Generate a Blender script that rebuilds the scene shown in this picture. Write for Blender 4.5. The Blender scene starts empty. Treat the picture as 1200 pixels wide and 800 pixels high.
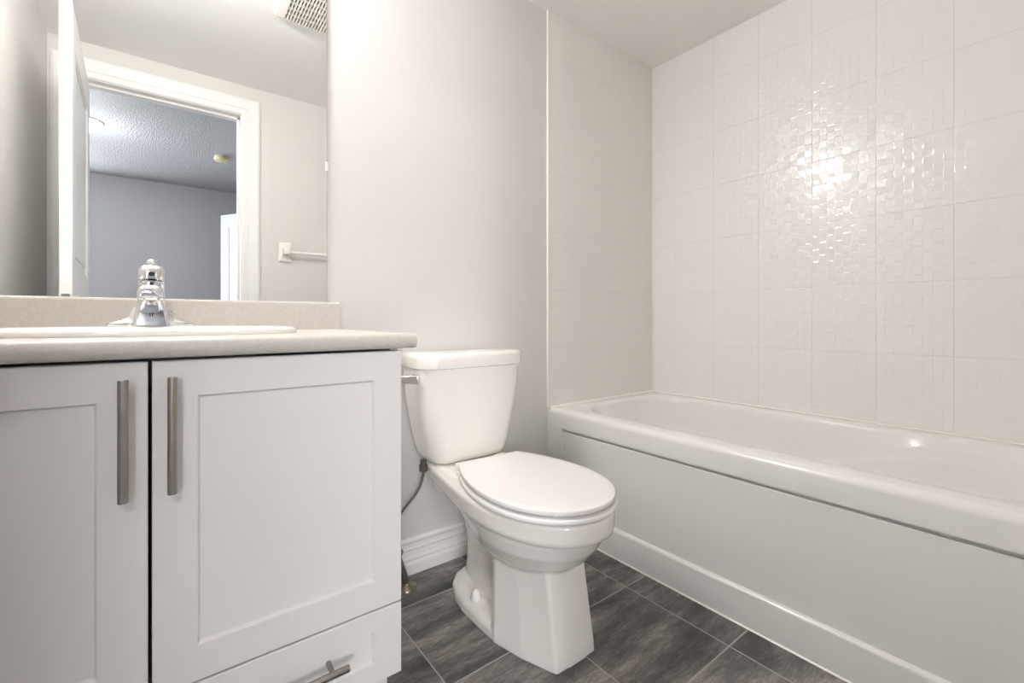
import bpy, bmesh, math, random
from mathutils import Vector, Matrix
random.seed(4)
S = bpy.context.scene
COL = S.collection

# ------------------------------------------------------------------ camera, light levels, exposure
cam_data = bpy.data.cameras.new('camera')
cam = bpy.data.objects.new('camera', cam_data)
COL.objects.link(cam)
cam.location = (0.0, 0.0, 0.89)
cam.rotation_euler = (math.pi / 2, 0, -0.6559)
cam_data.sensor_width = 36.0
cam_data.lens = 530.85 / 1200 * 36.0
cam_data.shift_y = -(400 - 374.35) / 1200
cam_data.clip_start = 0.02
S.camera = cam

world = bpy.data.worlds.new('world')
S.world = world
world.use_nodes = True
world.node_tree.nodes['Background'].inputs[0].default_value = (0.75, 0.8, 0.9, 1)
world.node_tree.nodes['Background'].inputs[1].default_value = 0.05

BULB = 100.0          # emission of the bathroom bulbs
BEDROOM_LAMP = 130.0  # emission of the bedroom ceiling lamp
WINDOW_FILL = 13.5        # glow of the added bedroom window, a fill light
S.view_settings.view_transform = 'Standard'
S.view_settings.look = 'None'
S.view_settings.gamma = 1.0
S.view_settings.exposure = 0.6
S.view_settings.use_curve_mapping = False
S.cycles.max_bounces = 14
S.cycles.diffuse_bounces = 10
S.cycles.glossy_bounces = 6
S.cycles.caustics_reflective = True
S.cycles.sample_clamp_indirect = 6.0

# ------------------------------------------------------------------ room dimensions
XL, XR = -0.436, 2.102          # left wall, tiled right wall
YB = 1.486                      # back wall (mirror, toilet, end of the tub)
YF = -0.074                     # wall with the doorway
ZC = 2.248                      # bathroom ceiling
TUBX = 1.338                    # front of the tub
BED_Y, BED_Z, BED_XL, BED_XR = -3.53, 2.44, -2.4, 0.98
WT = 0.12                       # thickness of the wall with the doorway


# ------------------------------------------------------------------ material helpers
def new_mat(name):
    m = bpy.data.materials.new(name)
    m.use_nodes = True
    nt = m.node_tree
    return m, nt, nt.nodes['Principled BSDF']


def srgb(r, g, b):
    def f(c):
        c /= 255.0
        return c / 12.92 if c <= 0.04045 else ((c + 0.055) / 1.055) ** 2.4
    return (f(r), f(g), f(b), 1)


class NT:
    """Small helper to write node maths as expressions."""
    def __init__(self, nt):
        self.nt = nt

    def n(self, kind, **kw):
        nd = self.nt.nodes.new(kind)
        for k, v in kw.items():
            setattr(nd, k, v)
        return nd

    def link(self, a, b):
        self.nt.links.new(a, b)

    def m(self, op, a, b=None, c=None, clamp=False):
        nd = self.n('ShaderNodeMath', operation=op)
        nd.use_clamp = clamp
        for i, v in enumerate((a, b, c)):
            if v is None:
                continue
            if isinstance(v, (int, float)):
                nd.inputs[i].default_value = v
            else:
                self.link(v, nd.inputs[i])
        return nd.outputs[0]

    def coords(self):
        tc = self.n('ShaderNodeTexCoord')
        sp = self.n('ShaderNodeSeparateXYZ')
        self.link(tc.outputs['Object'], sp.inputs[0])
        return tc.outputs['Object'], sp.outputs[0], sp.outputs[1], sp.outputs[2]

    def noise(self, vec, scale, detail=3, rough=0.5):
        nd = self.n('ShaderNodeTexNoise')
        nd.inputs['Scale'].default_value = scale
        nd.inputs['Detail'].default_value = detail
        nd.inputs['Roughness'].default_value = rough
        if vec is not None:
            self.link(vec, nd.inputs['Vector'])
        return nd.outputs['Fac']

    def ramp(self, fac, stops):
        nd = self.n('ShaderNodeValToRGB')
        cr = nd.color_ramp
        while len(cr.elements) < len(stops):
            cr.elements.new(0.5)
        for e, (p, c) in zip(cr.elements, stops):
            e.position = p
            e.color = c
        self.link(fac, nd.inputs[0])
        return nd.outputs[0]

    def mix(self, fac, a, b):
        nd = self.n('ShaderNodeMix', data_type='RGBA')
        if isinstance(fac, (int, float)):
            nd.inputs[0].default_value = fac
        else:
            self.link(fac, nd.inputs[0])
        for i, v in ((6, a), (7, b)):
            if isinstance(v, tuple):
                nd.inputs[i].default_value = v
            else:
                self.link(v, nd.inputs[i])
        return nd.outputs[2]

    def bump(self, h, dist, strength, target):
        nd = self.n('ShaderNodeBump')
        nd.inputs['Distance'].default_value = dist
        nd.inputs['Strength'].default_value = strength
        self.link(h, nd.inputs['Height'])
        self.link(nd.outputs[0], target.inputs['Normal'])


def plain(name, col, rough=0.5, metal=0.0, noise=None, bump=None, coat=0.0, spec=None):
    m, nt, p = new_mat(name)
    t = NT(nt)
    p.inputs['Base Color'].default_value = col
    p.inputs['Roughness'].default_value = rough
    p.inputs['Metallic'].default_value = metal
    p.inputs['Coat Weight'].default_value = coat
    p.inputs['Coat Roughness'].default_value = 0.04
    if spec is not None:
        p.inputs['Specular IOR Level'].default_value = spec
    v = None
    if noise:
        sc, amt = noise
        v = t.coords()[0]
        f = t.noise(v, sc, 4)
        d = tuple(c * (1 - amt) for c in col[:3]) + (1,)
        t.link(t.ramp(f, [(0.3, d), (0.7, col)]), p.inputs['Base Color'])
    if bump:
        sc, dist = bump
        v = v or t.coords()[0]
        t.bump(t.noise(v, sc, 3), dist, 1.0, p)
    return m


M = {}
M['paint'] = plain('wall_paint', srgb(216, 213, 210), 0.5, bump=(220, 0.0003), noise=(3, 0.02))
M['paint_grey'] = plain('bedroom_paint', srgb(168, 168, 171), 0.6, bump=(220, 0.0003), noise=(3, 0.02))
M['ceil'] = plain('ceiling_paint', srgb(243, 241, 239), 0.7, bump=(300, 0.0003), noise=(3, 0.02))
M['trim'] = plain('white_trim', srgb(236, 234, 231), 0.32, noise=(5, 0.015))
M['door'] = plain('white_door', srgb(236, 236, 236), 0.35, noise=(5, 0.015))
M['cabinet'] = plain('white_cabinet', srgb(226, 222, 220), 0.42, noise=(4, 0.015))
M['toe'] = plain('toe_kick', srgb(214, 210, 206), 0.5, noise=(4, 0.02))
M['inside'] = plain('cabinet_inside', srgb(120, 112, 104), 0.8, noise=(8, 0.1))
M['china'] = plain('china', srgb(240, 236, 231), 0.12, noise=(3, 0.01), coat=0.3)
M['seat'] = plain('seat_plastic', srgb(243, 240, 238), 0.22, noise=(3, 0.01))
M['acrylic'] = plain('tub_acrylic', srgb(239, 238, 236), 0.16, noise=(2, 0.012), coat=0.2)
M['chrome'] = plain('chrome', srgb(235, 235, 236), 0.06, 1.0, noise=(6, 0.02))
M['nickel'] = plain('brushed_nickel', srgb(166, 161, 154), 0.3, 1.0, noise=(40, 0.12))
M['door_far'] = plain('lilac_white_door', srgb(206, 207, 215), 0.4, noise=(5, 0.015))
M['dirty'] = plain('dull_chrome', srgb(170, 160, 148), 0.3, 0.9, noise=(60, 0.35))
M['hose'] = plain('braided_hose', srgb(120, 114, 108), 0.45, 0.6, noise=(400, 0.5))
M['caulk'] = plain('caulk', srgb(244, 240, 233), 0.35, noise=(8, 0.02))
M['dark'] = plain('dark_gap', srgb(38, 36, 34), 0.8, noise=(8, 0.1))
M['mirror'] = plain('mirror_silver', (0.93, 0.945, 0.94, 1), 0.0, 1.0)
M['mirror_edge'] = plain('mirror_edge', srgb(150, 158, 152), 0.2, noise=(8, 0.05))
M['fan'] = plain('fan_plastic', srgb(232, 228, 222), 0.4, noise=(6, 0.02))
M['detector'] = plain('yellowed_plastic', srgb(206, 202, 160), 0.45, noise=(20, 0.1))
M['clip'] = plain('clear_clip', srgb(240, 240, 238), 0.15, noise=(8, 0.02))


def sink_counter():
    m, nt, p = new_mat('speckled_laminate')
    t = NT(nt)
    v = t.coords()[0]
    f1 = t.noise(v, 650, 2)
    f2 = t.noise(v, 160, 4)
    c = t.ramp(f1, [(0.3, srgb(182, 174, 164)), (0.55, srgb(202, 197, 190)), (0.75, srgb(216, 212, 206))])
    c2 = t.ramp(f2, [(0.35, srgb(190, 185, 178)), (0.7, srgb(207, 203, 197))])
    t.link(t.mix(0.5, c, c2), p.inputs['Base Color'])
    p.inputs['Roughness'].default_value = 0.38
    return m


M['laminate'] = sink_counter()


def tile_wall(name, axis, u0, z0, pu, pz, col, relief=1.0):
    m, nt, p = new_mat(name)
    t = NT(nt)
    v, x, y, z = t.coords()
    u = x if axis == 'x' else y
    lu = t.m('MULTIPLY', t.m('FRACT', t.m('DIVIDE', t.m('SUBTRACT', u, u0 - 10 * pu), pu)), pu)
    lz = t.m('MULTIPLY', t.m('FRACT', t.m('DIVIDE', t.m('SUBTRACT', z, z0 - 10 * pz), pz)), pz)
    du = t.m('MINIMUM', lu, t.m('SUBTRACT', pu, lu))
    dz = t.m('MINIMUM', lz, t.m('SUBTRACT', pz, lz))
    d = t.m('MINIMUM', du, dz)
    groove = t.m('SUBTRACT', 1.0, t.m('SMOOTH_MIN', t.m('DIVIDE', d, 0.0022), 1.0, 0.2), clamp=True)
    # embossed staggered blocks, eight columns and ten rows to a tile
    su = t.m('SINE', t.m('MULTIPLY', lu, math.pi * 8 / pu))
    sz = t.m('SINE', t.m('MULTIPLY', lz, math.pi * 10 / pz))
    cell = t.m('MULTIPLY', su, sz)
    cell = t.m('MULTIPLY', cell, 6.0)
    cell = t.m('MINIMUM', t.m('MAXIMUM', cell, -1.0), 1.0)
    pil = t.m('MULTIPLY', t.m('MULTIPLY', su, su), t.m('MULTIPLY', sz, sz))
    h = t.m('ADD', t.m('MULTIPLY', cell, 0.27), t.m('MULTIPLY', pil, 0.1))
    h = t.m('SUBTRACT', h, t.m('MULTIPLY', groove, 0.8))
    # every block lies at a slightly different tilt
    cu, cz = pu / 8, pz / 10
    au = t.m('DIVIDE', t.m('SUBTRACT', u, u0 - 10 * pu), cu)
    az = t.m('DIVIDE', t.m('SUBTRACT', z, z0 - 10 * pz), cz)
    cid = t.n('ShaderNodeCombineXYZ')
    t.link(t.m('FLOOR', au), cid.inputs[0])
    t.link(t.m('FLOOR', az), cid.inputs[1])
    wn = t.n('ShaderNodeTexWhiteNoise', noise_dimensions='3D')
    t.link(cid.outputs[0], wn.inputs['Vector'])
    sp = t.n('ShaderNodeSeparateColor')
    t.link(wn.outputs['Color'], sp.inputs[0])
    for rnd, loc, size in ((sp.outputs[0], t.m('FRACT', au), cu), (sp.outputs[1], t.m('FRACT', az), cz)):
        tilt = t.m('MULTIPLY', t.m('SUBTRACT', rnd, 0.5), t.m('SUBTRACT', loc, 0.5))
        h = t.m('ADD', h, t.m('MULTIPLY', tilt, 0.065 * size / 0.0007))
    t.bump(h, 0.0007, relief, p)
    gc = tuple(c * 0.88 for c in col[:3]) + (1,)
    t.link(t.mix(t.m('MULTIPLY', groove, 0.8), col, gc), p.inputs['Base Color'])
    p.inputs['Roughness'].default_value = 0.075
    return m


M['tile_right'] = tile_wall('embossed_tile_right', 'y', 0.9296, 0.7655, 0.2099, 0.2561, srgb(240, 239, 237))
M['tile_back'] = tile_wall('embossed_tile_back', 'x', 1.3427, 0.7655, 0.2099, 0.2561, srgb(238, 236, 233), 0.6)


def floor_mat():
    m, nt, p = new_mat('slate_vinyl_tile')
    t = NT(nt)
    v, x, y, z = t.coords()
    px, py, x0, y0 = 0.3376, 0.3472, 0.885, 0.965
    ax = t.m('DIVIDE', t.m('SUBTRACT', x, x0 - 20 * px), px)
    ay = t.m('DIVIDE', t.m('SUBTRACT', y, y0 - 20 * py), py)
    lx = t.m('MULTIPLY', t.m('FRACT', ax), px)
    ly = t.m('MULTIPLY', t.m('FRACT', ay), py)
    d = t.m('MINIMUM', t.m('MINIMUM', lx, t.m('SUBTRACT', px, lx)), t.m('MINIMUM', ly, t.m('SUBTRACT', py, ly)))
    grout = t.m('LESS_THAN', d, 0.0017)
    soft = t.m('SUBTRACT', 1.0, t.m('DIVIDE', d, 0.004), clamp=True)
    cid = t.n('ShaderNodeCombineXYZ')
    t.link(t.m('FLOOR', ax), cid.inputs[0])
    t.link(t.m('FLOOR', ay), cid.inputs[1])
    wn = t.n('ShaderNodeTexWhiteNoise', noise_dimensions='3D')
    t.link(cid.outputs[0], wn.inputs['Vector'])
    off = t.n('ShaderNodeVectorMath', operation='SCALE')
    t.link(wn.outputs['Color'], off.inputs[0])
    off.inputs['Scale'].default_value = 7.0
    st = t.n('ShaderNodeVectorMath', operation='MULTIPLY')
    t.link(v, st.inputs[0])
    st.inputs[1].default_value = (0.9, 3.6, 1.0)
    ad = t.n('ShaderNodeVectorMath', operation='ADD')
    t.link(st.outputs[0], ad.inputs[0])
    t.link(off.outputs[0], ad.inputs[1])
    big = t.noise(ad.outputs[0], 3.6, 5, 0.6)
    fine = t.noise(ad.outputs[0], 42, 6, 0.7)
    grain = t.noise(v, 330, 2, 0.6)
    f = t.m('ADD', t.m('MULTIPLY', big, 0.64), t.m('MULTIPLY', fine, 0.25))
    f = t.m('ADD', f, t.m('MULTIPLY', grain, 0.12))
    f = t.m('ADD', f, t.m('MULTIPLY', t.m('SUBTRACT', wn.outputs['Value'], 0.5), 0.05))
    c = t.ramp(f, [(0.39, srgb(62, 61, 60)), (0.47, srgb(90, 88, 86)), (0.54, srgb(122, 118, 114)), (0.63, srgb(168, 162, 154))])
    t.link(t.mix(grout, c, srgb(176, 171, 164)), p.inputs['Base Color'])
    h = t.m('SUBTRACT', t.m('MULTIPLY', fine, 0.4), soft)
    t.bump(h, 0.0008, 0.8, p)
    p.inputs['Roughness'].default_value = 0.42
    return m


M['floor'] = floor_mat()


def popcorn():
    m, nt, p = new_mat('textured_ceiling')
    t = NT(nt)
    v = t.coords()[0]
    vo = t.n('ShaderNodeTexVoronoi')
    vo.inputs['Scale'].default_value = 95
    t.link(v, vo.inputs['Vector'])
    n = t.noise(v, 90, 4, 0.7)
    t.bump(t.m('ADD', vo.outputs['Distance'], n), 0.005, 1.0, p)
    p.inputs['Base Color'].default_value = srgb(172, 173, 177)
    p.inputs['Roughness'].default_value = 0.75
    return m


M['popcorn'] = popcorn()
M['carpet'] = plain('bedroom_floor', srgb(150, 146, 142), 0.9, noise=(120, 0.3), bump=(400, 0.003))


def glow(name, col, strength):
    m, nt, p = new_mat(name)
    p.inputs['Base Color'].default_value = (0.9, 0.9, 0.88, 1)
    p.inputs['Emission Color'].default_value = col
    p.inputs['Emission Strength'].default_value = strength
    return m


M['bulb'] = glow('lit_bulb', (1.0, 0.985, 0.972, 1), BULB)
M['fill_glow'] = glow('fill_pane_glow', (0.96, 0.975, 1.0, 1), WINDOW_FILL)  # glowing sheet of the added window, brightens the bathroom
M['lamp'] = glow('lit_ceiling_lamp', (0.97, 0.98, 1.0, 1), BEDROOM_LAMP)


# ------------------------------------------------------------------ mesh helpers
def link(name, bm, mat, parent=None, smooth=None, origin=(0, 0, 0), bevel=None, seg=2):
    """Make ONE mesh object from a bmesh. Vertices are given in world space; origin is its location."""
    bmesh.ops.recalc_face_normals(bm, faces=bm.faces[:])
    me = bpy.data.meshes.new(name)
    o = Vector(origin)
    bm.transform(Matrix.Translation(-o))
    bm.to_mesh(me)
    bm.free()
    for mm in (mat if isinstance(mat, (list, tuple)) else [mat]):
        me.materials.append(mm)
    ob = bpy.data.objects.new(name, me)
    COL.objects.link(ob)
    if parent is not None:
        ob.parent = parent
        w = parent
        base = Vector((0, 0, 0))
        while w is not None:
            base += w.location
            w = w.parent
        ob.location = o - base
    else:
        ob.location = o
    if bevel:
        b = ob.modifiers.new('bevel', 'BEVEL')
        b.width = bevel
        b.segments = seg
        b.limit_method = 'ANGLE'
        b.angle_limit = math.radians(35)
        b.harden_normals = False
    if smooth is not None:
        me.shade_smooth()
        try:
            me.set_sharp_from_angle(angle=math.radians(smooth))
        except Exception:
            pass
    return ob


def empty(name, loc, label, cat, group=None):
    o = bpy.data.objects.new(name, None)
    o.empty_display_size = 0.05
    COL.objects.link(o)
    o.location = loc
    o['label'] = label
    o['category'] = cat
    if group:
        o['group'] = group
    return o


def tag(o, label, cat, group=None):
    o['label'] = label
    o['category'] = cat
    if group:
        o['group'] = group
    return o


def struct(o):
    o['kind'] = 'structure'
    return o


def box(bm, a, b):
    vs = [bm.verts.new((x, y, z)) for x in (a[0], b[0]) for y in (a[1], b[1]) for z in (a[2], b[2])]
    for f in ((0, 1, 3, 2), (4, 6, 7, 5), (0, 4, 5, 1), (2, 3, 7, 6), (0, 2, 6, 4), (1, 5, 7, 3)):
        bm.faces.new([vs[i] for i in f])
    return vs


def newbox(*ab):
    bm = bmesh.new()
    for i in range(0, len(ab), 2):
        box(bm, ab[i], ab[i + 1])
    return bm


def loft(bm, loops, cap0=True, cap1=True, closed=True):
    rows = [[bm.verts.new(p) for p in lp] for lp in loops]
    n = len(rows[0])
    for a, b in zip(rows, rows[1:]):
        for i in range(n if closed else n - 1):
            j = (i + 1) % n
            bm.faces.new((a[i], a[j], b[j], b[i]))
    if cap0:
        bm.faces.new(rows[0][::-1])
    if cap1:
        bm.faces.new(rows[-1])
    return rows


def tube(bm, pts, r, n=12, caps=True):
    pts = [Vector(p) for p in pts]
    loops = []
    up = None
    for i, p in enumerate(pts):
        d = (pts[min(i + 1, len(pts) - 1)] - pts[max(i - 1, 0)]).normalized()
        if up is None:
            up = d.orthogonal().normalized()
        up = (up - d * up.dot(d)).normalized()
        s = d.cross(up)
        rr = r[i] if isinstance(r, (list, tuple)) else r
        loops.append([p + (up * math.cos(2 * math.pi * k / n) + s * math.sin(2 * math.pi * k / n)) * rr for k in range(n)])
    loft(bm, loops, caps, caps)


def lathe(bm, c, prof, n=24, axis='z', cap0=True, cap1=True):
    loops = []
    for r, h in prof:
        lp = []
        for k in range(n):
            a = 2 * math.pi * k / n
            u, v = r * math.cos(a), r * math.sin(a)
            if axis == 'z':
                lp.append((c[0] + u, c[1] + v, c[2] + h))
            elif axis == 'y':
                lp.append((c[0] + u, c[1] + h, c[2] + v))
            else:
                lp.append((c[0] + h, c[1] + u, c[2] + v))
        loops.append(lp)
    loft(bm, loops, cap0, cap1)


def rrect(x0, x1, y0, y1, r, z, k=6, m=6):
    """Rounded rectangle loop; r is a radius or four radii (x1y1, x0y1, x0y0, x1y0)."""
    if isinstance(r, (int, float)):
        r = (r,) * 4
    cs = [(x1 - r[0], y1 - r[0], 0, r[0]), (x0 + r[1], y1 - r[1], 90, r[1]),
          (x0 + r[2], y0 + r[2], 180, r[2]), (x1 - r[3], y0 + r[3], 270, r[3])]
    pts = []
    for i, (cx, cy, a0, rr) in enumerate(cs):
        arc = [Vector((cx + rr * math.cos(math.radians(a0 + 90 * j / k)), cy + rr * math.sin(math.radians(a0 + 90 * j / k)), z))
               for j in range(k + 1)]
        pts += arc
        nx, ny, na, nr = cs[(i + 1) % 4]
        nxt = Vector((nx + nr * math.cos(math.radians(na)), ny + nr * math.sin(math.radians(na)), z))
        for j in range(1, m):
            pts.append(arc[-1].lerp(nxt, j / m))
    return pts


def extrude_profile(bm, prof, axis, a, b):
    """Extrude a closed 2-D profile; axis 'x': prof is (y,z); axis 'y': prof is (x,z); axis 'z': (x,y)."""
    def P(t, q):
        return {'x': (t, q[0], q[1]), 'y': (q[0], t, q[1]), 'z': (q[0], q[1], t)}[axis]
    loft(bm, [[P(a, q) for q in prof], [P(b, q) for q in prof]])


# ================================================================== ROOM SHELL
struct(link('floor', newbox((XL - 0.1, YF - WT, -0.05), (XR + 0.1, YB + 0.1, 0)), M['floor']))
struct(link('bedroom_floor', newbox((BED_XL, BED_Y, -0.05), (BED_XR, YF - WT, 0)), M['carpet']))
struct(link('ceiling', newbox((XL - 0.1, YF - WT, ZC), (XR + 0.1, YB + 0.1, ZC + 0.05)), M['ceil']))
struct(link('bedroom_ceiling', newbox((BED_XL, BED_Y, BED_Z), (BED_XR, YF - WT, BED_Z + 0.05)), M['popcorn']))
struct(link('wall_back', newbox((XL - 0.1, YB, 0), (XR + 0.1, YB + 0.1, ZC)), M['paint']))
struct(link('wall_right', newbox((XR, YF - WT, 0), (XR + 0.1, YB, ZC)), M['tile_right']))
struct(link('wall_left', newbox((XL - 0.1, YF - WT, 0), (XL, YB, ZC)), M['paint']))
DX0, DX1, DZ = -0.325, 0.354, 2.072        # clear doorway
wf = newbox((XL, YF - WT, 0), (DX0 - 0.015, YF, ZC), (DX1 + 0.015, YF - WT, 0), (XR, YF, ZC),
            (DX0 - 0.015, YF - WT, DZ + 0.015), (DX1 + 0.015, YF, ZC))
struct(link('wall_front', wf, M['paint']))
# bedroom shell (seen through the doorway in the mirror)
struct(link('wall_bedroom_far', newbox((BED_XL, BED_Y - 0.1, 0), (BED_XR, BED_Y, BED_Z)), M['paint_grey']))
struct(link('wall_bedroom_left', newbox((BED_XL - 0.1, BED_Y - 0.1, 0), (BED_XL, YF, BED_Z)), M['paint_grey']))
struct(link('wall_bedroom_right', newbox((BED_XR, BED_Y - 0.1, 0), (BED_XR + 0.1, YF - WT - 0.002, BED_Z)), M['paint_grey']))
struct(link('wall_bedroom_near', newbox((BED_XL, YF - WT, 0), (XL - 0.1, YF, BED_Z), (XL - 0.1, YF - WT, ZC + 0.05), (BED_XR, YF, BED_Z)), M['paint_grey']))

# added window with a glowing pane, fill light for the bathroom (beyond the door leaf, so the mirror does not show it)
WX0, WX1, WZ0, WZ1 = -2.25, -0.85, 0.85, 2.15
bm = bmesh.new()
for (a, b) in (((WX0 - 0.07, WZ0 - 0.07), (WX0, WZ1 + 0.07)), ((WX1, WZ0 - 0.07), (WX1 + 0.07, WZ1 + 0.07)), ((WX0, WZ0 - 0.07), (WX1, WZ0)), ((WX0, WZ1), (WX1, WZ1 + 0.07)),
               (((WX0 + WX1) / 2 - 0.03, WZ0), ((WX0 + WX1) / 2 + 0.03, WZ1))):
    box(bm, (a[0], BED_Y + 0.0005, a[1]), (b[0], BED_Y + 0.03, b[1]))
win = struct(link('added_fill_window_1', bm, M['trim']))
link('fill_pane', newbox((WX0, BED_Y + 0.004, WZ0), (WX1, BED_Y + 0.010, WZ1)), M['fill_glow'], win)

# tiled end of the tub alcove on the back wall, with its white edge strip and caulk
TILE_Y = YB - 0.008
struct(link('wall_back_tile', newbox((TUBX + 0.003, TILE_Y, 0.0), (XR, YB, ZC)), M['tile_back']))
struct(link('trim_1', newbox((TUBX - 0.003, YB - 0.010, 0.505), (TUBX + 0.003, YB, ZC)), M['caulk'], bevel=0.0015))
bm = bmesh.new()
extrude_profile(bm, [(XR, TILE_Y), (XR - 0.008, TILE_Y), (XR - 0.004, TILE_Y - 0.004), (XR, TILE_Y - 0.008)], 'z', 0.5, ZC)
struct(link('trim_2', bm, M['caulk']))

# baseboard behind the toilet
prof = [(YB, 0), (YB - 0.020, 0), (YB - 0.020, 0.036), (YB - 0.018, 0.041), (YB - 0.0145, 0.043), (YB - 0.0145, 0.048),
        (YB - 0.0175, 0.051), (YB - 0.0165, 0.056), (YB - 0.0115, 0.060), (YB - 0.0095, 0.078), (YB - 0.0125, 0.082), (YB - 0.0125, 0.087), (YB - 0.0085, 0.090),
        (YB - 0.0075, 0.102), (YB - 0.0125, 0.108), (YB - 0.0125, 0.115), (YB - 0.008, 0.1195), (YB, 0.120)]
bm = bmesh.new()
extrude_profile(bm, prof, 'x', 0.40, TUBX - 0.001)
struct(link('baseboard_back', bm, M['trim']))


def casing(y_face, sgn):
    """Door casing with a stepped profile around the doorway, on one face of the wall."""
    W = 0.092
    prof = [(0, 0), (0, 0.010), (0.008, 0.013), (0.03, 0.013), (0.034, 0.017), (0.07, 0.020), (0.082, 0.020), (0.092, 0.016), (0.092, 0)]
    bm = bmesh.new()
    loops = []
    for k in range(4):
        lp = []
        for (w, t) in prof:
            x = DX0 - 0.004 - w if k < 2 else DX1 + 0.004 + w
            z = 0.0 if k in (0, 3) else DZ + 0.004 + w
            lp.append((x, y_face + sgn * t, z))
        loops.append(lp)
    loft(bm, loops)
    return bm


struct(link('trim_3', casing(YF, 1), M['trim']))
struct(link('trim_4', casing(YF - WT, -1), M['trim']))
# jamb lining with its stop
bm = newbox((DX0 - 0.015, YF - WT, 0), (DX0, YF, DZ), (DX1, YF - WT, 0), (DX1 + 0.015, YF, DZ),
            (DX0 - 0.015, YF - WT, DZ), (DX1 + 0.015, YF, DZ + 0.015),
            (DX0, YF - 0.085, 0), (DX0 + 0.011, YF - 0.045, DZ), (DX1 - 0.011, YF - 0.085, 0), (DX1, YF - 0.045, DZ),
            (DX0, YF - 0.085, DZ - 0.011), (DX1, YF - 0.045, DZ))
struct(link('trim_5', bm, M['trim']))


def door_leaf(name, w, h, mat):
    """Panelled door leaf in local coordinates: hinge at x=0, leaf along +y, thickness along x."""
    T = 0.035
    bm = bmesh.new()
    st = 0.105
    panels = [(0.2, 0.93), (1.08, h - 0.14)]
    box(bm, (0, 0, 0.008), (T, st, h))
    box(bm, (0, w - st, 0.008), (T, w, h))
    zs = [0.008] + [q for p in panels for q in p] + [h]
    for a, b in zip(zs[::2], zs[1::2]):
        box(bm, (0, st, a), (T, w - st, b))
    for a, b in panels:
        box(bm, (0.009, st - 0.002, a - 0.002), (T - 0.009, w - st + 0.002, b + 0.002))
        for s0, s1 in ((0.0025, 0.012), (T - 0.012, T - 0.0025)):      # raised field and moulding
            box(bm, (s0 + 0.001, st + 0.05, a + 0.05), (s1 - 0.001, w - st - 0.05, b - 0.05))
            for (ya, yb, za, zb) in ((st, st + 0.016, a, b), (w - st - 0.016, w - st, a, b),
                                     (st + 0.016, w - st - 0.016, a, a + 0.016), (st + 0.016, w - st - 0.016, b - 0.016, b)):
                box(bm, (s0, ya, za), (s1, yb, zb))
    return link(name, bm, mat, bevel=0.0025)


door = struct(door_leaf('door_1', 0.79, 2.03, M['door']))
door.location = (-0.323, YF + 0.004, 0)
door.rotation_euler = (0, 0, math.radians(-2.2))
bm = newbox((0.006, 0.7898, 0.915), (0.029, 0.7915, 0.983))
pl = link('latch_plate', bm, M['nickel'], bevel=0.0008)
pl.parent = door
for s in (-1, 1):
    bm = bmesh.new()
    x0 = 0.035 if s > 0 else 0.0
    pr = [(0.032, 0.0), (0.032, 0.004), (0.013, 0.008), (0.011, 0.026), (0.02, 0.034), (0.0265, 0.046), (0.024, 0.058), (0.012, 0.063)]
    lathe(bm, (x0, 0.725, 0.938), [(r, s * t) for r, t in pr], 24, 'x')
    k = link('door_knob', bm, M['nickel'], smooth=40)
    k.parent = door
for hz in (0.25, 1.05, 1.82):
    bm = bmesh.new()
    lathe(bm, (-0.003, -0.003, hz), [(0.006, 0.0), (0.006, 0.09)], 12)
    k = link('hinge', bm, M['nickel'], smooth=40)
    k.parent = door

d2 = struct(door_leaf('door_2', 0.80, 2.03, M['door_far']))
d2.location = (0.944, -2.25, 0)
d2.rotation_euler = (0, 0, math.radians(180 - 31.5))

# ================================================================== BATHTUB
tub = empty('bathtub', (TUBX, 0.7, 0), 'white alcove bathtub with a recessed front apron below the tiled wall', 'bathtub')
TX1, TY0, TY1, RZ = XR - 0.002, YF + 0.003, TILE_Y - 0.001, 0.504
IX0, IX1, IY0, IY1 = TUBX + 0.082, TX1 - 0.045, TY0 + 0.11, TY1 - 0.055
R4 = (0.17, 0.19, 0.14, 0.14)
bm = bmesh.new()
L = []
L.append(rrect(TUBX, TX1, TY0, TY1, 0.004, 0.428, 8, 24))
L.append(rrect(TUBX, TX1, TY0, TY1, 0.004, 0.482, 8, 24))
for a in (20, 40, 60, 75, 90):
    q = math.radians(a)
    r = 0.022
    e = r * (1 - math.cos(q))
    L.append(rrect(TUBX + e, TX1, TY0, TY1, 0.004, RZ - r + r * math.sin(q), 8, 24))
L.append(rrect(TUBX + 0.055, TX1 - 0.02, TY0 + 0.05, TY1 - 0.03, 0.03, RZ + 0.0005, 8, 24))
for a in (0, 25, 50, 70):
    q = math.radians(a)
    r = 0.02
    e = r * math.sin(q)
    L.append(rrect(IX0 + e, IX1 - e, IY0 + e, IY1 - e, tuple(max(v - e, 0.01) for v in R4), RZ - r * (1 - math.cos(q)), 8, 24))
wall_rows = []
NZ = 60
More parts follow.
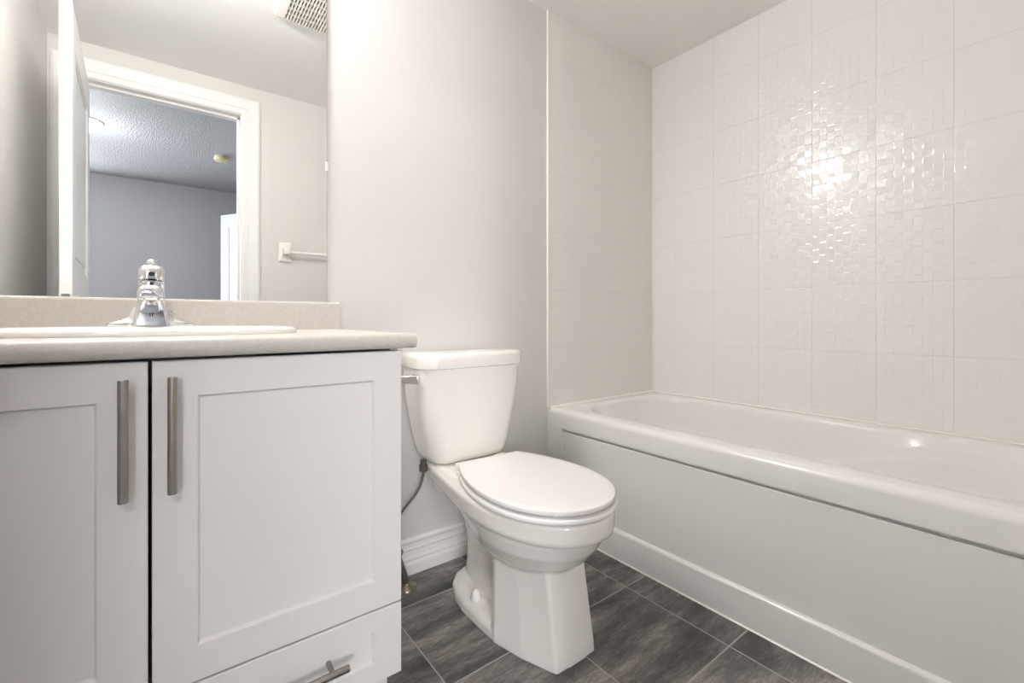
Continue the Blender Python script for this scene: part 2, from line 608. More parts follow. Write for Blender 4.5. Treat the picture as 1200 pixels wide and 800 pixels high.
for i in range(1, NZ + 1):
    f = i / NZ
    z = RZ - 0.018 - f * 0.31
    e = 0.019 + 0.035 * f + 0.05 * f ** 6
    eb = 0.019 + 0.11 * f + 0.06 * f ** 6      # sloping back rest at the far end
    lp = rrect(IX0 + e, IX1 - e, IY0 + e, IY1 - eb, tuple(max(v - 0.3 * e, 0.03) for v in R4), z, 8, 24)
    out = []
    zt, zb, fk = RZ - 0.018, RZ - 0.328, 0.35
    mid = (IX0 + IX1) / 2
    for p in lp:
        # moulded arm rest along the inner wall: one mesh row follows its edge, below it the wall steps inward
        line = min(max(0.43 - 0.41 * (p.y - 0.455), zb + 0.05), zt - 0.02)
        wx = min(max((p.x - mid - 0.05) / 0.2, 0.0), 1.0)
        wy = min(max((1.12 - p.y) / 0.3, 0.0), 1.0)
        w = wx * wx * (3 - 2 * wx) * wy * wy * (3 - 2 * wy)
        zp = zt + (line - zt) * f / fk if f < fk else line + (zb - line) * (f - fk) / (1 - fk)
        s = min(max((f - fk) / 0.11, 0.0), 1.0)
        s = s * s * (3 - 2 * s)
        out.append(Vector((p.x - 0.005 * s * w, p.y, p.z + (zp - p.z) * w)))
    L.append(out)
f = L[-1]
cz = f[0].z
for sc_, dz in ((0.95, 0.022), (0.86, 0.034), (0.5, 0.038)):
    c = sum(f, Vector()) / len(f)
    L.append([Vector((c.x + (p.x - c.x) * sc_, c.y + (p.y - c.y) * sc_, cz - dz)) for p in f])
loft(bm, L, cap0=False, cap1=True)
link('basin', bm, M['acrylic'], tub, smooth=38, origin=(TUBX, 0.7, 0))
# apron: end posts flush with the rim, recessed panel, protruding skirt at the floor
bm = bmesh.new()
PX = TUBX + 0.006
for (ya, yb) in ((1.393, TY1), (TY0, 0.018)):
    link('apron_post', newbox((TUBX, ya, 0.0), (TUBX + 0.05, yb, 0.43)), M['acrylic'], tub, origin=(TUBX, 0.7, 0), bevel=0.003)
bm = bmesh.new()
pr = [(PX + 0.03, 0.0), (PX, 0.0), (PX, 0.4135), (PX + 0.001, 0.4155), (PX + 0.010, 0.4155), (PX + 0.010, 0.43), (PX + 0.03, 0.43)]
extrude_profile(bm, pr, 'y', 0.018, 1.393)
link('apron_panel', bm, M['acrylic'], tub, origin=(TUBX, 0.7, 0))
bm = bmesh.new()
pr = [(PX + 0.004, 0.0), (TUBX - 0.004, 0.0), (TUBX - 0.005, 0.096), (TUBX - 0.0045, 0.100), (TUBX - 0.0025, 0.1035), (TUBX + 0.001, 0.1065), (PX - 0.001, 0.109), (PX + 0.004, 0.1105)]
extrude_profile(bm, pr, 'y', TY0, TY1)
link('apron_skirt', bm, M['acrylic'], tub, origin=(TUBX, 0.7, 0), smooth=40)
bm = bmesh.new()
lathe(bm, (1.70, 0.20, 0.138), [(0.035, 0), (0.035, 0.003), (0.025, 0.004)], 24)
link('drain', bm, M['chrome'], tub, origin=(TUBX, 0.7, 0), smooth=40)
# caulk lines along the walls
bm = bmesh.new()
extrude_profile(bm, [(XR, RZ), (XR - 0.005, RZ), (XR, RZ + 0.005)], 'y', TY0, TILE_Y)
struct(link('trim_6', bm, M['caulk']))
bm = bmesh.new()
extrude_profile(bm, [(TILE_Y, RZ), (TILE_Y - 0.007, RZ), (TILE_Y, RZ + 0.007)], 'x', TUBX, XR)
struct(link('trim_7', bm, M['caulk']))
bm = bmesh.new()
extrude_profile(bm, [(TUBX - 0.003, 0), (TUBX - 0.008, 0), (TUBX - 0.003, 0.005)], 'y', TY0, YB - 0.017)
struct(link('trim_8', bm, M['caulk']))

# ================================================================== VANITY
VY = 0.940            # door faces
VX0, VX1 = XL + 0.004, 0.416
CT, CB = 0.860, 0.828  # counter top and underside
van = empty('vanity_cabinet', (0, VY + 0.3, 0), 'white shaker vanity cabinet with bar handles under the speckled countertop', 'vanity cabinet')
ORG = (0, VY + 0.3, 0)
bm = newbox((VX0, VY + 0.02, 0.112), (VX0 + 0.016, YB - 0.004, CB - 0.001), (VX1 - 0.018, VY + 0.02, 0.112), (VX1 - 0.001, YB - 0.004, CB - 0.001),
            (VX0 + 0.016, VY + 0.022, 0.112), (VX1 - 0.018, YB - 0.004, 0.13), (VX0 + 0.016, YB - 0.012, 0.13), (VX1 - 0.018, YB - 0.004, CB - 0.001),
            (VX0 + 0.016, VY + 0.024, 0.262), (VX1 - 0.018, VY + 0.3, 0.278))
link('carcass', bm, M['cabinet'], van, origin=ORG)
bm = newbox((VX0, VY + 0.052, 0), (VX1 - 0.012, VY + 0.068, 0.112), (VX1 - 0.03, VY + 0.068, 0), (VX1 - 0.012, YB - 0.004, 0.112))
link('toe_kick', bm, M['toe'], van, origin=ORG)


def shaker(x0, x1, z0, z1, rail, side=None):
    """Frame-and-panel front, one mesh: outer slab face with a recessed field."""
    y0, y1, rec = VY, VY + 0.019, 0.007
    side = side or rail
    bm = bmesh.new()
    def ring(ix, iz, y):
        return [(x0 + ix, y, z0 + iz), (x1 - ix, y, z0 + iz), (x1 - ix, y, z1 - iz), (x0 + ix, y, z1 - iz)]
    loft(bm, [ring(0, 0, y1), ring(0, 0, y0 + 0.0015), ring(0.0015, 0.0015, y0), ring(side, rail, y0), ring(side + 0.004, rail + 0.004, y0 + rec)])
    return bm


def bar_handle(c, axis):
    """Bar pull with two posts, one mesh. c: centre of the bar."""
    bm = bmesh.new()
    L2, S2, r = 0.0935, 0.064, 0.0068
    def P(t, y):
        return (c[0] + t, y, c[2]) if axis == 'x' else (c[0], y, c[2] + t)
    tube(bm, [P(-L2, c[1]), P(-L2 + 0.0008, c[1]), P(L2 - 0.0008, c[1]), P(L2, c[1])], [r - 0.0008, r, r, r - 0.0008], 20)
    for s in (-S2, S2):
        tube(bm, [P(s, c[1] + 0.002), P(s, VY + 0.003)], 0.0048, 14)
    return bm


SEAM = -0.0173
for (x0, x1, hx) in ((VX0 + 0.003, SEAM - 0.0026, -0.0488), (SEAM + 0.0026, VX1, 0.0114)):
    dr = link('door', shaker(x0, x1, 0.2735, 0.822, 0.061), M['cabinet'], van, origin=(0, VY, 0.5))
    link('handle', bar_handle((hx, VY - 0.035, 0.7045), 'z'), M['nickel'], dr, origin=(hx, VY - 0.035, 0.7045), smooth=40)
    dw = link('drawer', shaker(x0, x1, 0.116, 0.2695, 0.044, 0.061), M['cabinet'], van, origin=(0, VY, 0.19))
    mx = (x0 + x1) / 2 - 0.003
    link('handle', bar_handle((mx, VY - 0.035, 0.2025), 'x'), M['nickel'], dw, origin=(mx, VY - 0.035, 0.2025), smooth=40)

# countertop with a rolled front edge and a hole for the sink
SX, SY, SHX, SHY = -0.022, 1.222, 0.275, 0.186
ctop = tag(link('countertop', bmesh.new(), M['laminate']), 'beige speckled countertop with rolled front edge on the white vanity', 'countertop')
CY0, CX1 = 0.915, 0.4418
pr = [(YB - 0.001, CB), (YB - 0.001, CT)]
for a in range(0, 181, 15):
    q = math.radians(a)
    rr = (CT - CB) / 2
    pr.append((CY0 + rr * 0.8 - rr * 0.8 * math.sin(q), (CT + CB) / 2 + rr * math.cos(q)))
bm = bmesh.new()
extrude_profile(bm, pr, 'x', XL + 0.001, CX1)
bmesh.ops.recalc_face_normals(bm, faces=bm.faces[:])
bm.to_mesh(ctop.data)
bm.free()


def superellipse(cx, cy, hx, hy, z, n=3.0, N=72):
    out = []
    for k in range(N):
        a = 2 * math.pi * k / N
        c, s = math.cos(a), math.sin(a)
        out.append((cx + hx * math.copysign(abs(c) ** (2 / n), c), cy + hy * math.copysign(abs(s) ** (2 / n), s), z))
    return out


bm = bmesh.new()
loft(bm, [superellipse(SX, SY - 0.02, SHX - 0.03, SHY - 0.045, 0.75), superellipse(SX, SY - 0.02, SHX - 0.03, SHY - 0.045, 0.95)])
cut = link('cutter', bm, M['laminate'])
md = ctop.modifiers.new('hole', 'BOOLEAN')
md.operation = 'DIFFERENCE'
md.object = cut
md.solver = 'EXACT'
dg = bpy.context.evaluated_depsgraph_get()
nm = bpy.data.meshes.new_from_object(ctop.evaluated_get(dg))
ctop.modifiers.clear()
ctop.data = nm
nm.name = 'countertop'
bpy.data.objects.remove(cut, do_unlink=True)
ctop.data.shade_smooth()
ctop.data.set_sharp_from_angle(angle=math.radians(35))
BST = 0.9436
bm = bmesh.new()
pr = [(YB - 0.001, CT + 0.0002), (YB - 0.020, CT + 0.0002), (YB - 0.020, BST - 0.006), (YB - 0.0185, BST - 0.0018), (YB - 0.0145, BST), (YB - 0.001, BST)]
extrude_profile(bm, pr, 'x', XL + 0.001, CX1)
link('backsplash', bm, M['laminate'], ctop)

# drop-in sink
sink = empty('sink', (SX, SY, CT), 'white oval-cornered drop-in sink set into the beige countertop', 'sink')
SZ = CT + 0.0145
bm = bmesh.new()
bx, by, cyb = SHX - 0.045, SHY - 0.06, SY - 0.028
L = [superellipse(SX, SY, SHX - 0.012, SHY - 0.012, CT + 0.0004), superellipse(SX, SY, SHX - 0.001, SHY - 0.001, CT + 0.0004),
     superellipse(SX, SY, SHX, SHY, CT + 0.004), superellipse(SX, SY, SHX - 0.001, SHY - 0.001, CT + 0.009),
     superellipse(SX, SY, SHX - 0.005, SHY - 0.005, CT + 0.0128), superellipse(SX, SY, SHX - 0.012, SHY - 0.012, SZ),
     superellipse(SX, cyb, bx + 0.008, by + 0.008, SZ - 0.0006)]
for f_, d_ in ((0.0, 0.006), (0.03, 0.03), (0.08, 0.06), (0.17, 0.09), (0.32, 0.112), (0.55, 0.125), (0.85, 0.13)):
    L.append(superellipse(SX, cyb, bx * (1 - f_), by * (1 - f_), SZ - d_, 2.6))
loft(bm, L, cap0=False, cap1=True)
link('basin', bm, M['china'], sink, smooth=50, origin=(SX, SY, CT))
bm = bmesh.new()
lathe(bm, (SX, cyb, SZ - 0.13), [(0.024, 0), (0.024, 0.002), (0.018, 0.003), (0.016, 0.006), (0.004, 0.008)], 24)
link('drain', bm, M['chrome'], sink, smooth=40, origin=(SX, SY, CT))

# faucet
FX, FY, FZ = -0.022, 1.373, SZ
fau = empty('faucet', (FX, FY, FZ), 'chrome single-handle faucet on the sink deck in front of the mirror', 'faucet')
FO = (FX, FY, FZ)


def rbox(hx, y0, y1, z, r, k=5, m=3, cx=FX):
    return rrect(cx - hx, cx + hx, FY + y0, FY + y1, r, FZ + z, k, m)


bm = bmesh.new()
def wing(h, k, z):
    return [Vector((FX + a[0], FY + a[1], FZ + z)) for a in
            [(h * math.copysign(abs(math.cos(t)) ** 0.75, math.cos(t)), k * math.copysign(abs(math.sin(t)) ** 0.8, math.sin(t)))
             for t in [2 * math.pi * i / 48 for i in range(48)]]]
L = [wing(0.079, 0.026, 0), wing(0.0815, 0.027, 0.002), wing(0.081, 0.0265, 0.006), wing(0.077, 0.025, 0.0095), wing(0.066, 0.0235, 0.0125),
     wing(0.054, 0.023, 0.0165), wing(0.044, 0.0225, 0.025), wing(0.038, 0.022, 0.04), wing(0.028, 0.02, 0.046)]
loft(bm, L)
link('base_plate', bm, M['chrome'], fau, smooth=60, origin=FO)
bm = bmesh.new()
L = [rbox(0.0345, -0.036, 0.022, 0.0005, 0.006), rbox(0.034, -0.035, 0.022, 0.004, 0.006), rbox(0.031, -0.031, 0.022, 0.024, 0.007), rbox(0.0275, -0.028, 0.022, 0.045, 0.009),
     rbox(0.0255, -0.028, 0.022, 0.06, 0.012), rbox(0.0248, -0.027, 0.022, 0.09, 0.014), rbox(0.0245, -0.026, 0.022, 0.104, 0.016), rbox(0.02, -0.02, 0.018, 0.108, 0.014)]
loft(bm, L)
link('body', bm, M['chrome'], fau, smooth=50, origin=FO)
# spout: reaches over the basin, open hollow underneath its rounded tip
bm = bmesh.new()
def sp(y, hx, z0, z1, n=14):
    out = []
    for i in range(n + 1):
        a = math.pi * i / n
        c = math.cos(a)
        out.append(Vector((FX + hx * math.copysign(abs(c) ** 0.55, c), FY + y, FZ + z0 + (z1 - z0) * math.sin(a) ** 0.55)))
    for i in range(1, n):
        a = math.pi * i / n
        out.append(Vector((FX - hx * math.cos(a) * 0.96, FY + y, FZ + z0 + 0.004 * math.sin(a))))
    return out
L = [sp(-0.01, 0.0235, 0.062, 0.108), sp(-0.03, 0.0243, 0.063, 0.108), sp(-0.05, 0.0245, 0.0635, 0.105), sp(-0.075, 0.0245, 0.063, 0.099),
     sp(-0.1, 0.0243, 0.061, 0.093), sp(-0.112, 0.0238, 0.0605, 0.0905), sp(-0.12, 0.022, 0.061, 0.0875), sp(-0.1235, 0.019, 0.063, 0.083)]
loft(bm, L)
link('spout', bm, M['chrome'], fau, smooth=50, origin=FO)
bm = bmesh.new()
lathe(bm, (FX, FY - 0.1, FZ + 0.0585), [(0.0115, 0), (0.0125, 0.002), (0.0125, 0.008)], 24)
link('aerator', bm, M['chrome'], fau, smooth=40, origin=FO)
bm = bmesh.new()
L = [rbox(0.0235, -0.03, 0.022, 0.1085, 0.015), rbox(0.0243, -0.034, 0.023, 0.111, 0.016), rbox(0.0240, -0.0345, 0.023, 0.124, 0.016), rbox(0.0232, -0.033, 0.022, 0.133, 0.0165),
     rbox(0.0205, -0.028, 0.019, 0.1395, 0.015), rbox(0.0155, -0.021, 0.014, 0.1432, 0.012), rbox(0.008, -0.012, 0.006, 0.1445, 0.006)]
loft(bm, L)
hd = link('handle', bm, M['chrome'], fau, smooth=50, origin=FO)
bm = bmesh.new()
lathe(bm, (FX, FY - 0.006, FZ + 0.138), [(0.006, 0), (0.0065, 0.003), (0.0095, 0.007), (0.0105, 0.012), (0.009, 0.0165), (0.005, 0.0193), (0.0012, 0.02)], 24)
link('knob', bm, M['chrome'], hd, smooth=60, origin=FO)
bm = bmesh.new()
lathe(bm, (FX, FY - 0.0345, FZ + 0.121), [(0.0052, 0), (0.0052, -0.0028), (0.0035, -0.0036)], 20, 'y')
ind = link('temperature_button', bm, M['dark'], hd, smooth=40, origin=FO)
# small dark marks low on the front
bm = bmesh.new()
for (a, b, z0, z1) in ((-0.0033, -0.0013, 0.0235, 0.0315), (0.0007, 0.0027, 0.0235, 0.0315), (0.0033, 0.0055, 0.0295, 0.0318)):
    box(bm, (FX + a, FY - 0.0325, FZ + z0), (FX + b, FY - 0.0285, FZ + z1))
link('dark_marks', bm, M['dark'], fau, origin=FO)

# ================================================================== MIRROR
MZ1 = 1.955
mir = empty('mirror', (0, YB, BST), 'frameless wall mirror standing on the backsplash above the sink', 'mirror')
bm = newbox((XL + 0.002, YB - 0.0055, BST + 0.0005), (0.4064, YB - 0.0005, MZ1))
bm.faces.ensure_lookup_table()
for fc in bm.faces:
    fc.material_index = 1
    if all(abs(v.co.y - (YB - 0.0055)) < 1e-6 for v in fc.verts):
        fc.material_index = 0
link('glass', bm, [M['mirror'], M['mirror_edge']], mir, origin=(0, YB, BST))
for (cx, cz) in ((0.4064, 1.37),):
    link('clip', newbox((cx - 0.004, YB - 0.0085, cz - 0.014), (cx + 0.003, YB - 0.0006, cz + 0.014)), M['clip'], mir, origin=(0, YB, BST), bevel=0.0015)

# vanity light above the mirror (above the frame; lights the room and glints on the tiles)
LZ = 2.075
vl = empty('vanity_light', (0.05, YB, LZ), 'nickel bar light with round lit bulbs above the mirror', 'wall light')
LO = (0.05, YB, LZ)
link('back_plate', newbox((-0.37, YB - 0.03, LZ - 0.05), (0.19, YB - 0.001, LZ + 0.05)), M['chrome'], vl, origin=LO, bevel=0.008)
for bx_ in (-0.27, -0.09, 0.09):
    bm = bmesh.new()
    lathe(bm, (bx_, YB - 0.03, LZ), [(0.03, 0), (0.03, -0.008), (0.021, -0.014), (0.021, -0.05)], 20, 'y')
    sk = link('socket', bm, M['chrome'], vl, origin=LO, smooth=40)
    bm = bmesh.new()
    bmesh.ops.create_uvsphere(bm, u_segments=24, v_segments=16, radius=0.046, matrix=Matrix.Translation((bx_, YB - 0.115, LZ)))
    link('bulb', bm, M['bulb'], sk, origin=LO, smooth=80)

# ================================================================== TOILET
TCX = 0.851
toi = empty('toilet', (TCX, 1.1, 0), 'white two-piece toilet with closed lid between the vanity and the bathtub', 'toilet')
TO = (TCX, 1.1, 0)


def sym(pts, z):
    """Closed loop from right-half outline points (half width, y), front first; mirrored about the toilet's axis."""
    r = [Vector((TCX + w, y, z)) for w, y in pts]
    l = [Vector((TCX - w, y, z)) for w, y in reversed(pts) if w > 1e-9]
    return r + l


def egg(yf, yb, hw, z, yw=0.57, wb=0.0, n=26, p=2.15, q=1.35):
    """Egg outline: front tip yf, back yb; widest at fraction yw from the front; back half width wb (flat back)."""
    pts = []
    ym = yf + (yb - yf) * yw
    for i in range(n + 1):
        a = math.pi / 2 * i / n
        pts.append((hw * math.sin(a) ** (2 / p), ym - (ym - yf) * max(0.0, math.cos(a)) ** (2 / p)))
    for i in range(1, n + 1):
        t = i / n
        pts.append((hw - (hw - wb) * t ** q, ym + (yb - ym) * t))
    return sym(pts, z)


bm = bmesh.new()
# rim band and deck in one loft
loft(bm, [egg(0.772, 1.40, 0.168, 0.334, 0.42, 0.10), egg(0.752, 1.43, 0.182, 0.341, 0.42, 0.115), egg(0.748, 1.44, 0.186, 0.351, 0.42, 0.122),
          egg(0.747, 1.45, 0.187, 0.388, 0.42, 0.124), egg(0.752, 1.45, 0.182, 0.396, 0.42, 0.120)])
# deck under the tank
loft(bm, [rrect(TCX - 0.105, TCX + 0.105, 1.20, 1.43, 0.03, 0.30), rrect(TCX - 0.115, TCX + 0.115, 1.20, 1.45, 0.03, 0.345), rrect(TCX - 0.124, TCX + 0.124, 1.22, 1.46, 0.022, 0.36),
          rrect(TCX - 0.124, TCX + 0.124, 1.22, 1.46, 0.022, 0.395), rrect(TCX - 0.118, TCX + 0.118, 1.22, 1.455, 0.02, 0.402)])
# bowl underside
loft(bm, [egg(0.90, 1.20, 0.085, 0.200, 0.5, 0.05), egg(0.868, 1.25, 0.112, 0.221, 0.48, 0.06), egg(0.825, 1.29, 0.142, 0.253, 0.46, 0.07), egg(0.795, 1.33, 0.161, 0.29, 0.44, 0.08),
          egg(0.780, 1.37, 0.170, 0.324, 0.43, 0.095), egg(0.777, 1.38, 0.171, 0.345, 0.43, 0.1)])
# front pillar, faceted
def pillar(yf, hf, hb, yb, z):
    w = (hf, yf)
    return sym([(0.0, yf - 0.003), (hf * 0.5, yf - 0.002), (hf - 0.006, yf), (hf, yf + 0.006), (hf + (hb - hf) * 0.62, yf + (yb - yf) * 0.47), (hb, yb - 0.02), (hb - 0.004, yb), (hb - 0.03, yb + 0.006), (0.01, yb + 0.006)], z)
loft(bm, [pillar(0.830, 0.073, 0.130, 1.04, -0.002), pillar(0.833, 0.073, 0.129, 1.04, 0.03), pillar(0.845, 0.072, 0.122, 1.045, 0.10), pillar(0.86, 0.071, 0.115, 1.055, 0.19), pillar(0.872, 0.071, 0.112, 1.065, 0.26), pillar(0.878, 0.07, 0.11, 1.08, 0.30)])
# foot plate
def foot(k, z):
    return sym([(0.0, 0.94), (0.05, 0.94), (0.09 - k, 0.95), (0.116 - k, 0.975), (0.127 - k, 1.02), (0.131 - k, 1.10), (0.129 - k, 1.19), (0.118 - k, 1.25), (0.098 - k, 1.30), (0.065 - k * 0.6, 1.338 - k), (0.03, 1.352 - k), (0.0, 1.355 - k)], z)
loft(bm, [foot(0.0, -0.002), foot(0.0, 0.022), foot(0.005, 0.032), foot(0.016, 0.040), foot(0.045, 0.050)])
# trapway column behind
def col(y0, y1, hw, z):
    return superellipse(TCX, (y0 + y1) / 2, hw, (y1 - y0) / 2, z, 2.6, 48)
loft(bm, [col(1.00, 1.335, 0.074, 0.0), col(1.00, 1.328, 0.068, 0.05), col(1.0, 1.322, 0.063, 0.10), col(1.0, 1.322, 0.062, 0.16), col(1.0, 1.335, 0.068, 0.22), col(1.0, 1.37, 0.082, 0.28), col(1.0, 1.42, 0.10, 0.34)])
bowl = link('bowl', bm, M['china'], toi, origin=TO)
rm = bowl.modifiers.new('fuse', 'REMESH')
rm.mode = 'VOXEL'
rm.voxel_size = 0.0032
rm.use_smooth_shade = True
sm = bowl.modifiers.new('soften', 'SMOOTH')
sm.factor = 0.5
sm.iterations = 4

# seat ring and lid
def turn(v):
    # seat and lid sit a little askew on their hinges
    a = -0.045
    x, y = v.x - TCX, v.y - 1.0
    return Vector((TCX + 0.003 + x * math.cos(a) - y * math.sin(a), 1.0 + x * math.sin(a) + y * math.cos(a), v.z))


def plate(yf, yb, hw, wb, z0, z1, rnd, yw=0.474):
    bm = bmesh.new()
    def e(k, z):
        return [turn(v) for v in egg(yf + k, yb - k * 0.6, hw - k, z, yw, wb - k, 26, 2.05, 2.0)]
    L = [e(rnd, z0), e(rnd * 0.3, z0 + rnd * 0.3), e(0, z0 + rnd), e(0, z1 - rnd), e(rnd * 0.3, z1 - rnd * 0.3), e(rnd, z1), e(rnd + 0.02, z1 + 0.0008), e(0.09, z1 + 0.0015)]
    loft(bm, L)
    return bm


link('seat', plate(0.744, 1.247, 0.1895, 0.120, 0.3995, 0.4120, 0.003), M['seat'], toi, origin=TO, smooth=50)
lid = link('seat_lid', plate(0.749, 1.25, 0.1855, 0.116, 0.4200, 0.4325, 0.0022), M['seat'], toi, origin=TO, smooth=50)
for (a, b) in ((-0.115, 0.10), (0.125, 0.10), (-0.085, -0.285), (0.065, -0.29)):
    link('bumper', newbox((TCX + a - 0.02, 1.1 + b - 0.014, 0.411), (TCX + a + 0.02, 1.1 + b + 0.012, 0.4215)), M['seat'], lid, origin=TO, bevel=0.001)
for s in (-1, 1):
    bm = bmesh.new()
    box(bm, (TCX + s * 0.078 - 0.022, 1.248, 0.396), (TCX + s * 0.078 + 0.022, 1.285, 0.424))
    link('seat_hinge', bm, M['seat'], toi, origin=TO, bevel=0.006, seg=3)
for s in (-1, 1):
    bm = bmesh.new()
    lathe(bm, (TCX + s * 0.100, 1.155, 0.044), [(0.0165, 0), (0.0165, 0.006), (0.0145, 0.016), (0.012, 0.024), (0.007, 0.0285), (0.002, 0.03)], 24)
    link('bolt_cap', bm, M['seat'], toi, origin=TO, smooth=50)

# tank and its lid: flat front, big chamfers at the front corners
def tank_loop(hw, yf, yb, ch, z):
    pts = [(0.0, yf - 0.004), (hw * 0.35, yf - 0.0035), (hw - ch - 0.01, yf - 0.001), (hw - ch + 0.004, yf + 0.004), (hw - ch * 0.5, yf + 0.016), (hw - ch * 0.22, yf + 0.03), (hw - 0.003, yf + 0.048), (hw, yf + 0.065), (hw, yb - 0.01), (hw - 0.008, yb), (hw * 0.4, yb), (0.0, yb)]
    return sym(pts, z)
bm = bmesh.new()
TB = YB - 0.014
L = [tank_loop(0.136, 1.340, TB - 0.03, 0.03, 0.4035), tank_loop(0.148, 1.325, TB - 0.02, 0.035, 0.413), tank_loop(0.156, 1.317, TB - 0.01, 0.04, 0.430), tank_loop(0.165, 1.313, TB - 0.005, 0.042, 0.46),
     tank_loop(0.178, 1.309, TB, 0.045, 0.52), tank_loop(0.193, 1.305, TB, 0.047, 0.60), tank_loop(0.202, 1.303, TB, 0.048, 0.68), tank_loop(0.205, 1.302, TB, 0.048, 0.735)]
for lp_ in L:
    for v_ in lp_:
        v_.x += 0.007
loft(bm, L)
link('tank', bm, M['china'], toi, origin=TO, smooth=35, bevel=0.004, seg=3)
bm = bmesh.new()
L = [tank_loop(0.205, 1.299, TB, 0.048, 0.728), tank_loop(0.2115, 1.292, TB + 0.002, 0.05, 0.731), tank_loop(0.2125, 1.291, TB + 0.002, 0.05, 0.745), tank_loop(0.2125, 1.291, TB + 0.002, 0.05, 0.765), tank_loop(0.210, 1.294, TB, 0.05, 0.773),
     tank_loop(0.204, 1.300, TB - 0.004, 0.05, 0.778), tank_loop(0.17, 1.33, TB - 0.03, 0.04, 0.780)]
for lp_ in L:
    for v_ in lp_:
        v_.x += 0.007
loft(bm, L)
link('tank_lid', bm, M['china'], toi, origin=TO, smooth=40)
# flush lever on the left front corner
bm = bmesh.new()
ux, uy = 0.72, -0.69          # along the corner facet, towards the front centre
nx, ny = -0.69, -0.72         # outwards
bx0, by0 = TCX - 0.195, 1.362
def fp(a, n_, z):
    return Vector((bx0 + ux * a + nx * n_, by0 + uy * a + ny * n_, z))
lathe_pts = []
loops = []
for n_, r in ((0.0, 0.014), (0.006, 0.014), (0.009, 0.011), (0.018, 0.010)):
    loops.append([fp(0.004 + r * math.cos(2 * math.pi * i / 20), n_, 0.696 + r * math.sin(2 * math.pi * i / 20)) for i in range(20)])
loft(bm, loops)
loops = []
for a, hz, nd in ((0.013, 0.015, 0.005), (0.011, 0.0165, 0.007), (-0.01, 0.0165, 0.007), (-0.04, 0.014, 0.006), (-0.066, 0.0105, 0.005), (-0.068, 0.009, 0.003)):
    loops.append([fp(a, 0.019 - nd, 0.696 - hz), fp(a, 0.019 + nd, 0.696 - hz * 0.8), fp(a, 0.019 + nd, 0.696 + hz * 0.8), fp(a, 0.019 - nd, 0.696 + hz)])
loft(bm, loops)
link('flush_lever', bm, M['chrome'], toi, origin=TO, bevel=0.0015, smooth=40)
# coupling nut below the tank
bm = bmesh.new()
lathe(bm, (0.706, 1.415, 0.372), [(0.014, 0), (0.014, 0.02), (0.011, 0.021), (0.011, 0.036)], 10)
link('fill_nut', bm, M['hose'], toi, origin=TO)

# ================================================================== WATER SUPPLY
sup = empty('water_supply_line', (0.585, 1.385, 0), 'grey supply hose and dull chrome floor pipe beside the toilet', 'pipe')
SO = (0.585, 1.385, 0)
bm = bmesh.new()
P0, P1, P2, P3 = Vector((0.706, 1.415, 0.3708)), Vector((0.70, 1.415, 0.28)), Vector((0.61, 1.40, 0.29)), Vector((0.592, 1.40, 0.198))
pts = []
for i in range(25):
    t = i / 24
    pts.append(P0 * (1 - t) ** 3 + P1 * 3 * t * (1 - t) ** 2 + P2 * 3 * t * t * (1 - t) + P3 * t ** 3)
tube(bm, pts, 0.0045, 10)
link('hose', bm, M['hose'], sup, origin=SO, smooth=60)
bm = bmesh.new()
lathe(bm, (0.640, 1.405, 0.0), [(0.034, 0), (0.034, 0.003), (0.031, 0.007), (0.019, 0.011), (0.0135, 0.02)], 28)
link('escutcheon', bm, M['dirty'], sup, origin=SO, smooth=50)
bm = bmesh.new()
tube(bm, [(0.640, 1.405, 0.004), (0.632, 1.405, 0.04), (0.614, 1.403, 0.10), (0.598, 1.400, 0.135)], [0.0125, 0.0115, 0.0095, 0.009], 18)
link('stub_pipe', bm, M['dirty'], sup, origin=SO, smooth=50)
bm = bmesh.new()
lathe(bm, (0.592, 1.40, 0.125), [(0.0075, 0), (0.0115, 0.006), (0.0115, 0.04), (0.0085, 0.042), (0.0085, 0.076)], 20)
tube(bm, [(0.592, 1.40, 0.148), (0.592, 1.368, 0.148)], 0.006, 12)
v = link('valve', bm, M['dirty'], sup, origin=SO, smooth=40)
bm = bmesh.new()
lathe(bm, (0.592, 1.368, 0.148), [(0.014, 0), (0.016, -0.003), (0.016, -0.009), (0.012, -0.012)], 12, 'y')
link('valve_handle', bm, M['dirty'], v, origin=SO, smooth=40)

# ================================================================== THINGS SEEN IN THE MIRROR
# exhaust fan on the bathroom ceiling
fx0, fx1, fy0, fy1, fz = 0.383, 0.665, 0.738, 1.02, ZC
fan = empty('exhaust_fan', ((fx0 + fx1) / 2, (fy0 + fy1) / 2, ZC), 'white slotted exhaust fan cover on the ceiling, reflected in the mirror', 'exhaust fan')
FO2 = ((fx0 + fx1) / 2, (fy0 + fy1) / 2, ZC)
bm = bmesh.new()
ix0, ix1, iy0, iy1 = fx0 + 0.04, fx1 - 0.04, fy0 + 0.014, fy1 - 0.014
L = [rrect(fx0, fx1, fy0, fy1, 0.012, fz - 0.0005, 4, 2), rrect(fx0, fx1, fy0, fy1, 0.012, fz - 0.008, 4, 2), rrect(fx0 + 0.008, fx1 - 0.008, fy0 + 0.004, fy1 - 0.004, 0.01, fz - 0.020, 4, 2),
     rrect(ix0, ix1, iy0, iy1, 0.003, fz - 0.024, 4, 2), rrect(ix0, ix1, iy0, iy1, 0.003, fz - 0.012, 4, 2)]
loft(bm, L, cap0=False, cap1=False)
link('cover', bm, M['fan'], fan, origin=FO2, smooth=35)
link('housing', newbox((ix0 - 0.004, iy0 - 0.004, fz - 0.004), (ix1 + 0.004, iy1 + 0.004, fz - 0.0008)), M['dark'], fan, origin=FO2)
bm = bmesh.new()
n = 16
for i in range(n + 1):
    x = ix0 + (ix1 - ix0) * i / n
    box(bm, (x - 0.003, iy0, fz - 0.0235), (x + 0.003, iy1, fz - 0.014))
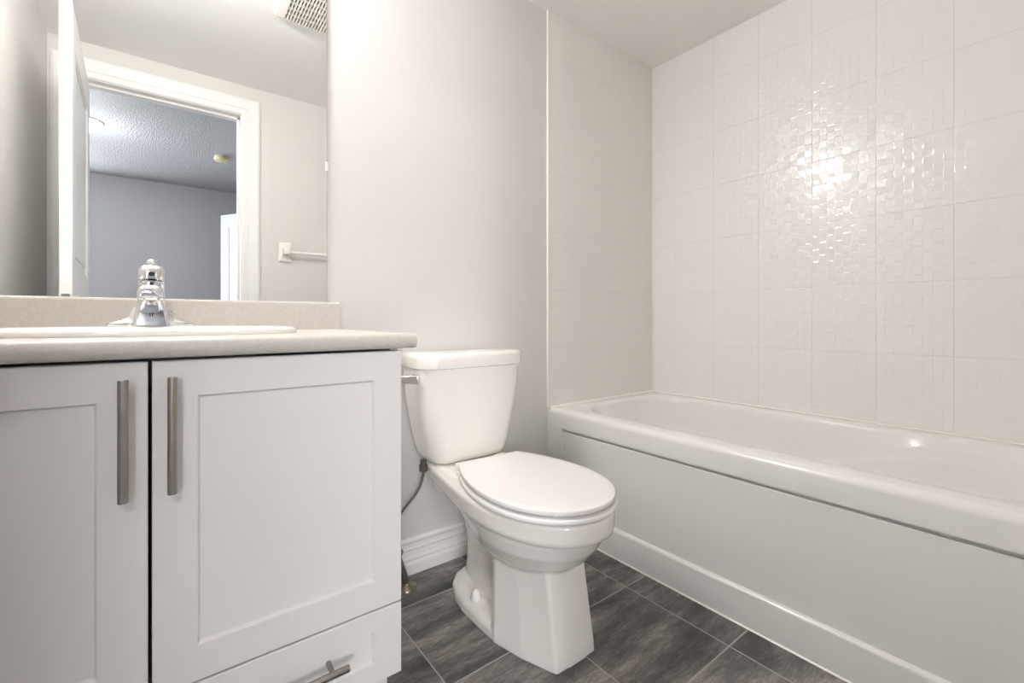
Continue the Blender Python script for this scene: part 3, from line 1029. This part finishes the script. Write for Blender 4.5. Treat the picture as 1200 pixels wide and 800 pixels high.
for i in range(1, 6):
    y = iy0 + (iy1 - iy0) * i / 6
    box(bm, (ix0, y - 0.0022, fz - 0.0228), (ix1, y + 0.0022, fz - 0.0145))
link('grille', bm, M['fan'], fan, origin=FO2)

# towel bar on the wall with the doorway
tb = empty('towel_bar', (0.89, YF, 1.3), 'white towel bar on the wall beside the doorway, reflected in the mirror', 'towel bar')
TBO = (0.89, YF, 1.3)
for x in (0.587, 1.197):
    bm = bmesh.new()
    def sq(h, k, y, dz=0):
        return [(x - h, YF + y, 1.30 - k + dz), (x + h, YF + y, 1.30 - k + dz), (x + h, YF + y, 1.30 + k + dz), (x - h, YF + y, 1.30 + k + dz)]
    loft(bm, [sq(0.037, 0.060, 0.0005), sq(0.037, 0.060, 0.008), sq(0.031, 0.052, 0.013), sq(0.017, 0.022, 0.017), sq(0.0155, 0.018, 0.045), sq(0.0165, 0.02, 0.066), sq(0.011, 0.013, 0.07)])
    link('bracket', bm, M['china'], tb, origin=TBO, bevel=0.003)
bm = bmesh.new()
tube(bm, [(0.587, YF + 0.052, 1.295), (1.197, YF + 0.052, 1.295)], 0.0095, 16)
link('bar', bm, M['trim'], tb, origin=TBO, smooth=40)

# bedroom ceiling lamp and smoke detector
lp = empty('ceiling_lamp', (-0.50, -1.86, BED_Z), 'lit round ceiling lamp in the bedroom, reflected in the mirror', 'ceiling lamp')
LPO = (-0.50, -1.86, BED_Z)
bm = bmesh.new()
lathe(bm, LPO, [(0.125, -0.0005), (0.125, -0.008), (0.118, -0.012)], 36)
link('lamp_base', bm, M['trim'], lp, origin=LPO, smooth=40)
bm = bmesh.new()
lathe(bm, LPO, [(0.116, -0.012), (0.118, -0.028), (0.104, -0.05), (0.075, -0.066), (0.04, -0.074), (0.008, -0.077)], 36)
link('lamp_shade', bm, M['lamp'], lp, origin=LPO, smooth=60)
bm = bmesh.new()
lathe(bm, (LPO[0], LPO[1], LPO[2] - 0.076), [(0.009, 0), (0.009, -0.008), (0.004, -0.013)], 16)
link('finial', bm, M['nickel'], lp, origin=LPO, smooth=40)
sd = empty('smoke_detector', (0.4417, -2.15, BED_Z), 'yellowed round smoke detector on the bedroom ceiling, reflected in the mirror', 'smoke detector')
SDO = (0.4417, -2.15, BED_Z)
bm = bmesh.new()
lathe(bm, SDO, [(0.062, -0.0005), (0.062, -0.012), (0.058, -0.016), (0.058, -0.02), (0.066, -0.023), (0.064, -0.036), (0.05, -0.044), (0.02, -0.047)], 32)
link('detector_body', bm, M['detector'], sd, origin=SDO, smooth=40)
bm = bmesh.new()
lathe(bm, (SDO[0], SDO[1], SDO[2] - 0.044), [(0.014, 0), (0.014, -0.005), (0.01, -0.006)], 20)
link('test_button', bm, M['detector'], sd, origin=SDO, smooth=40)
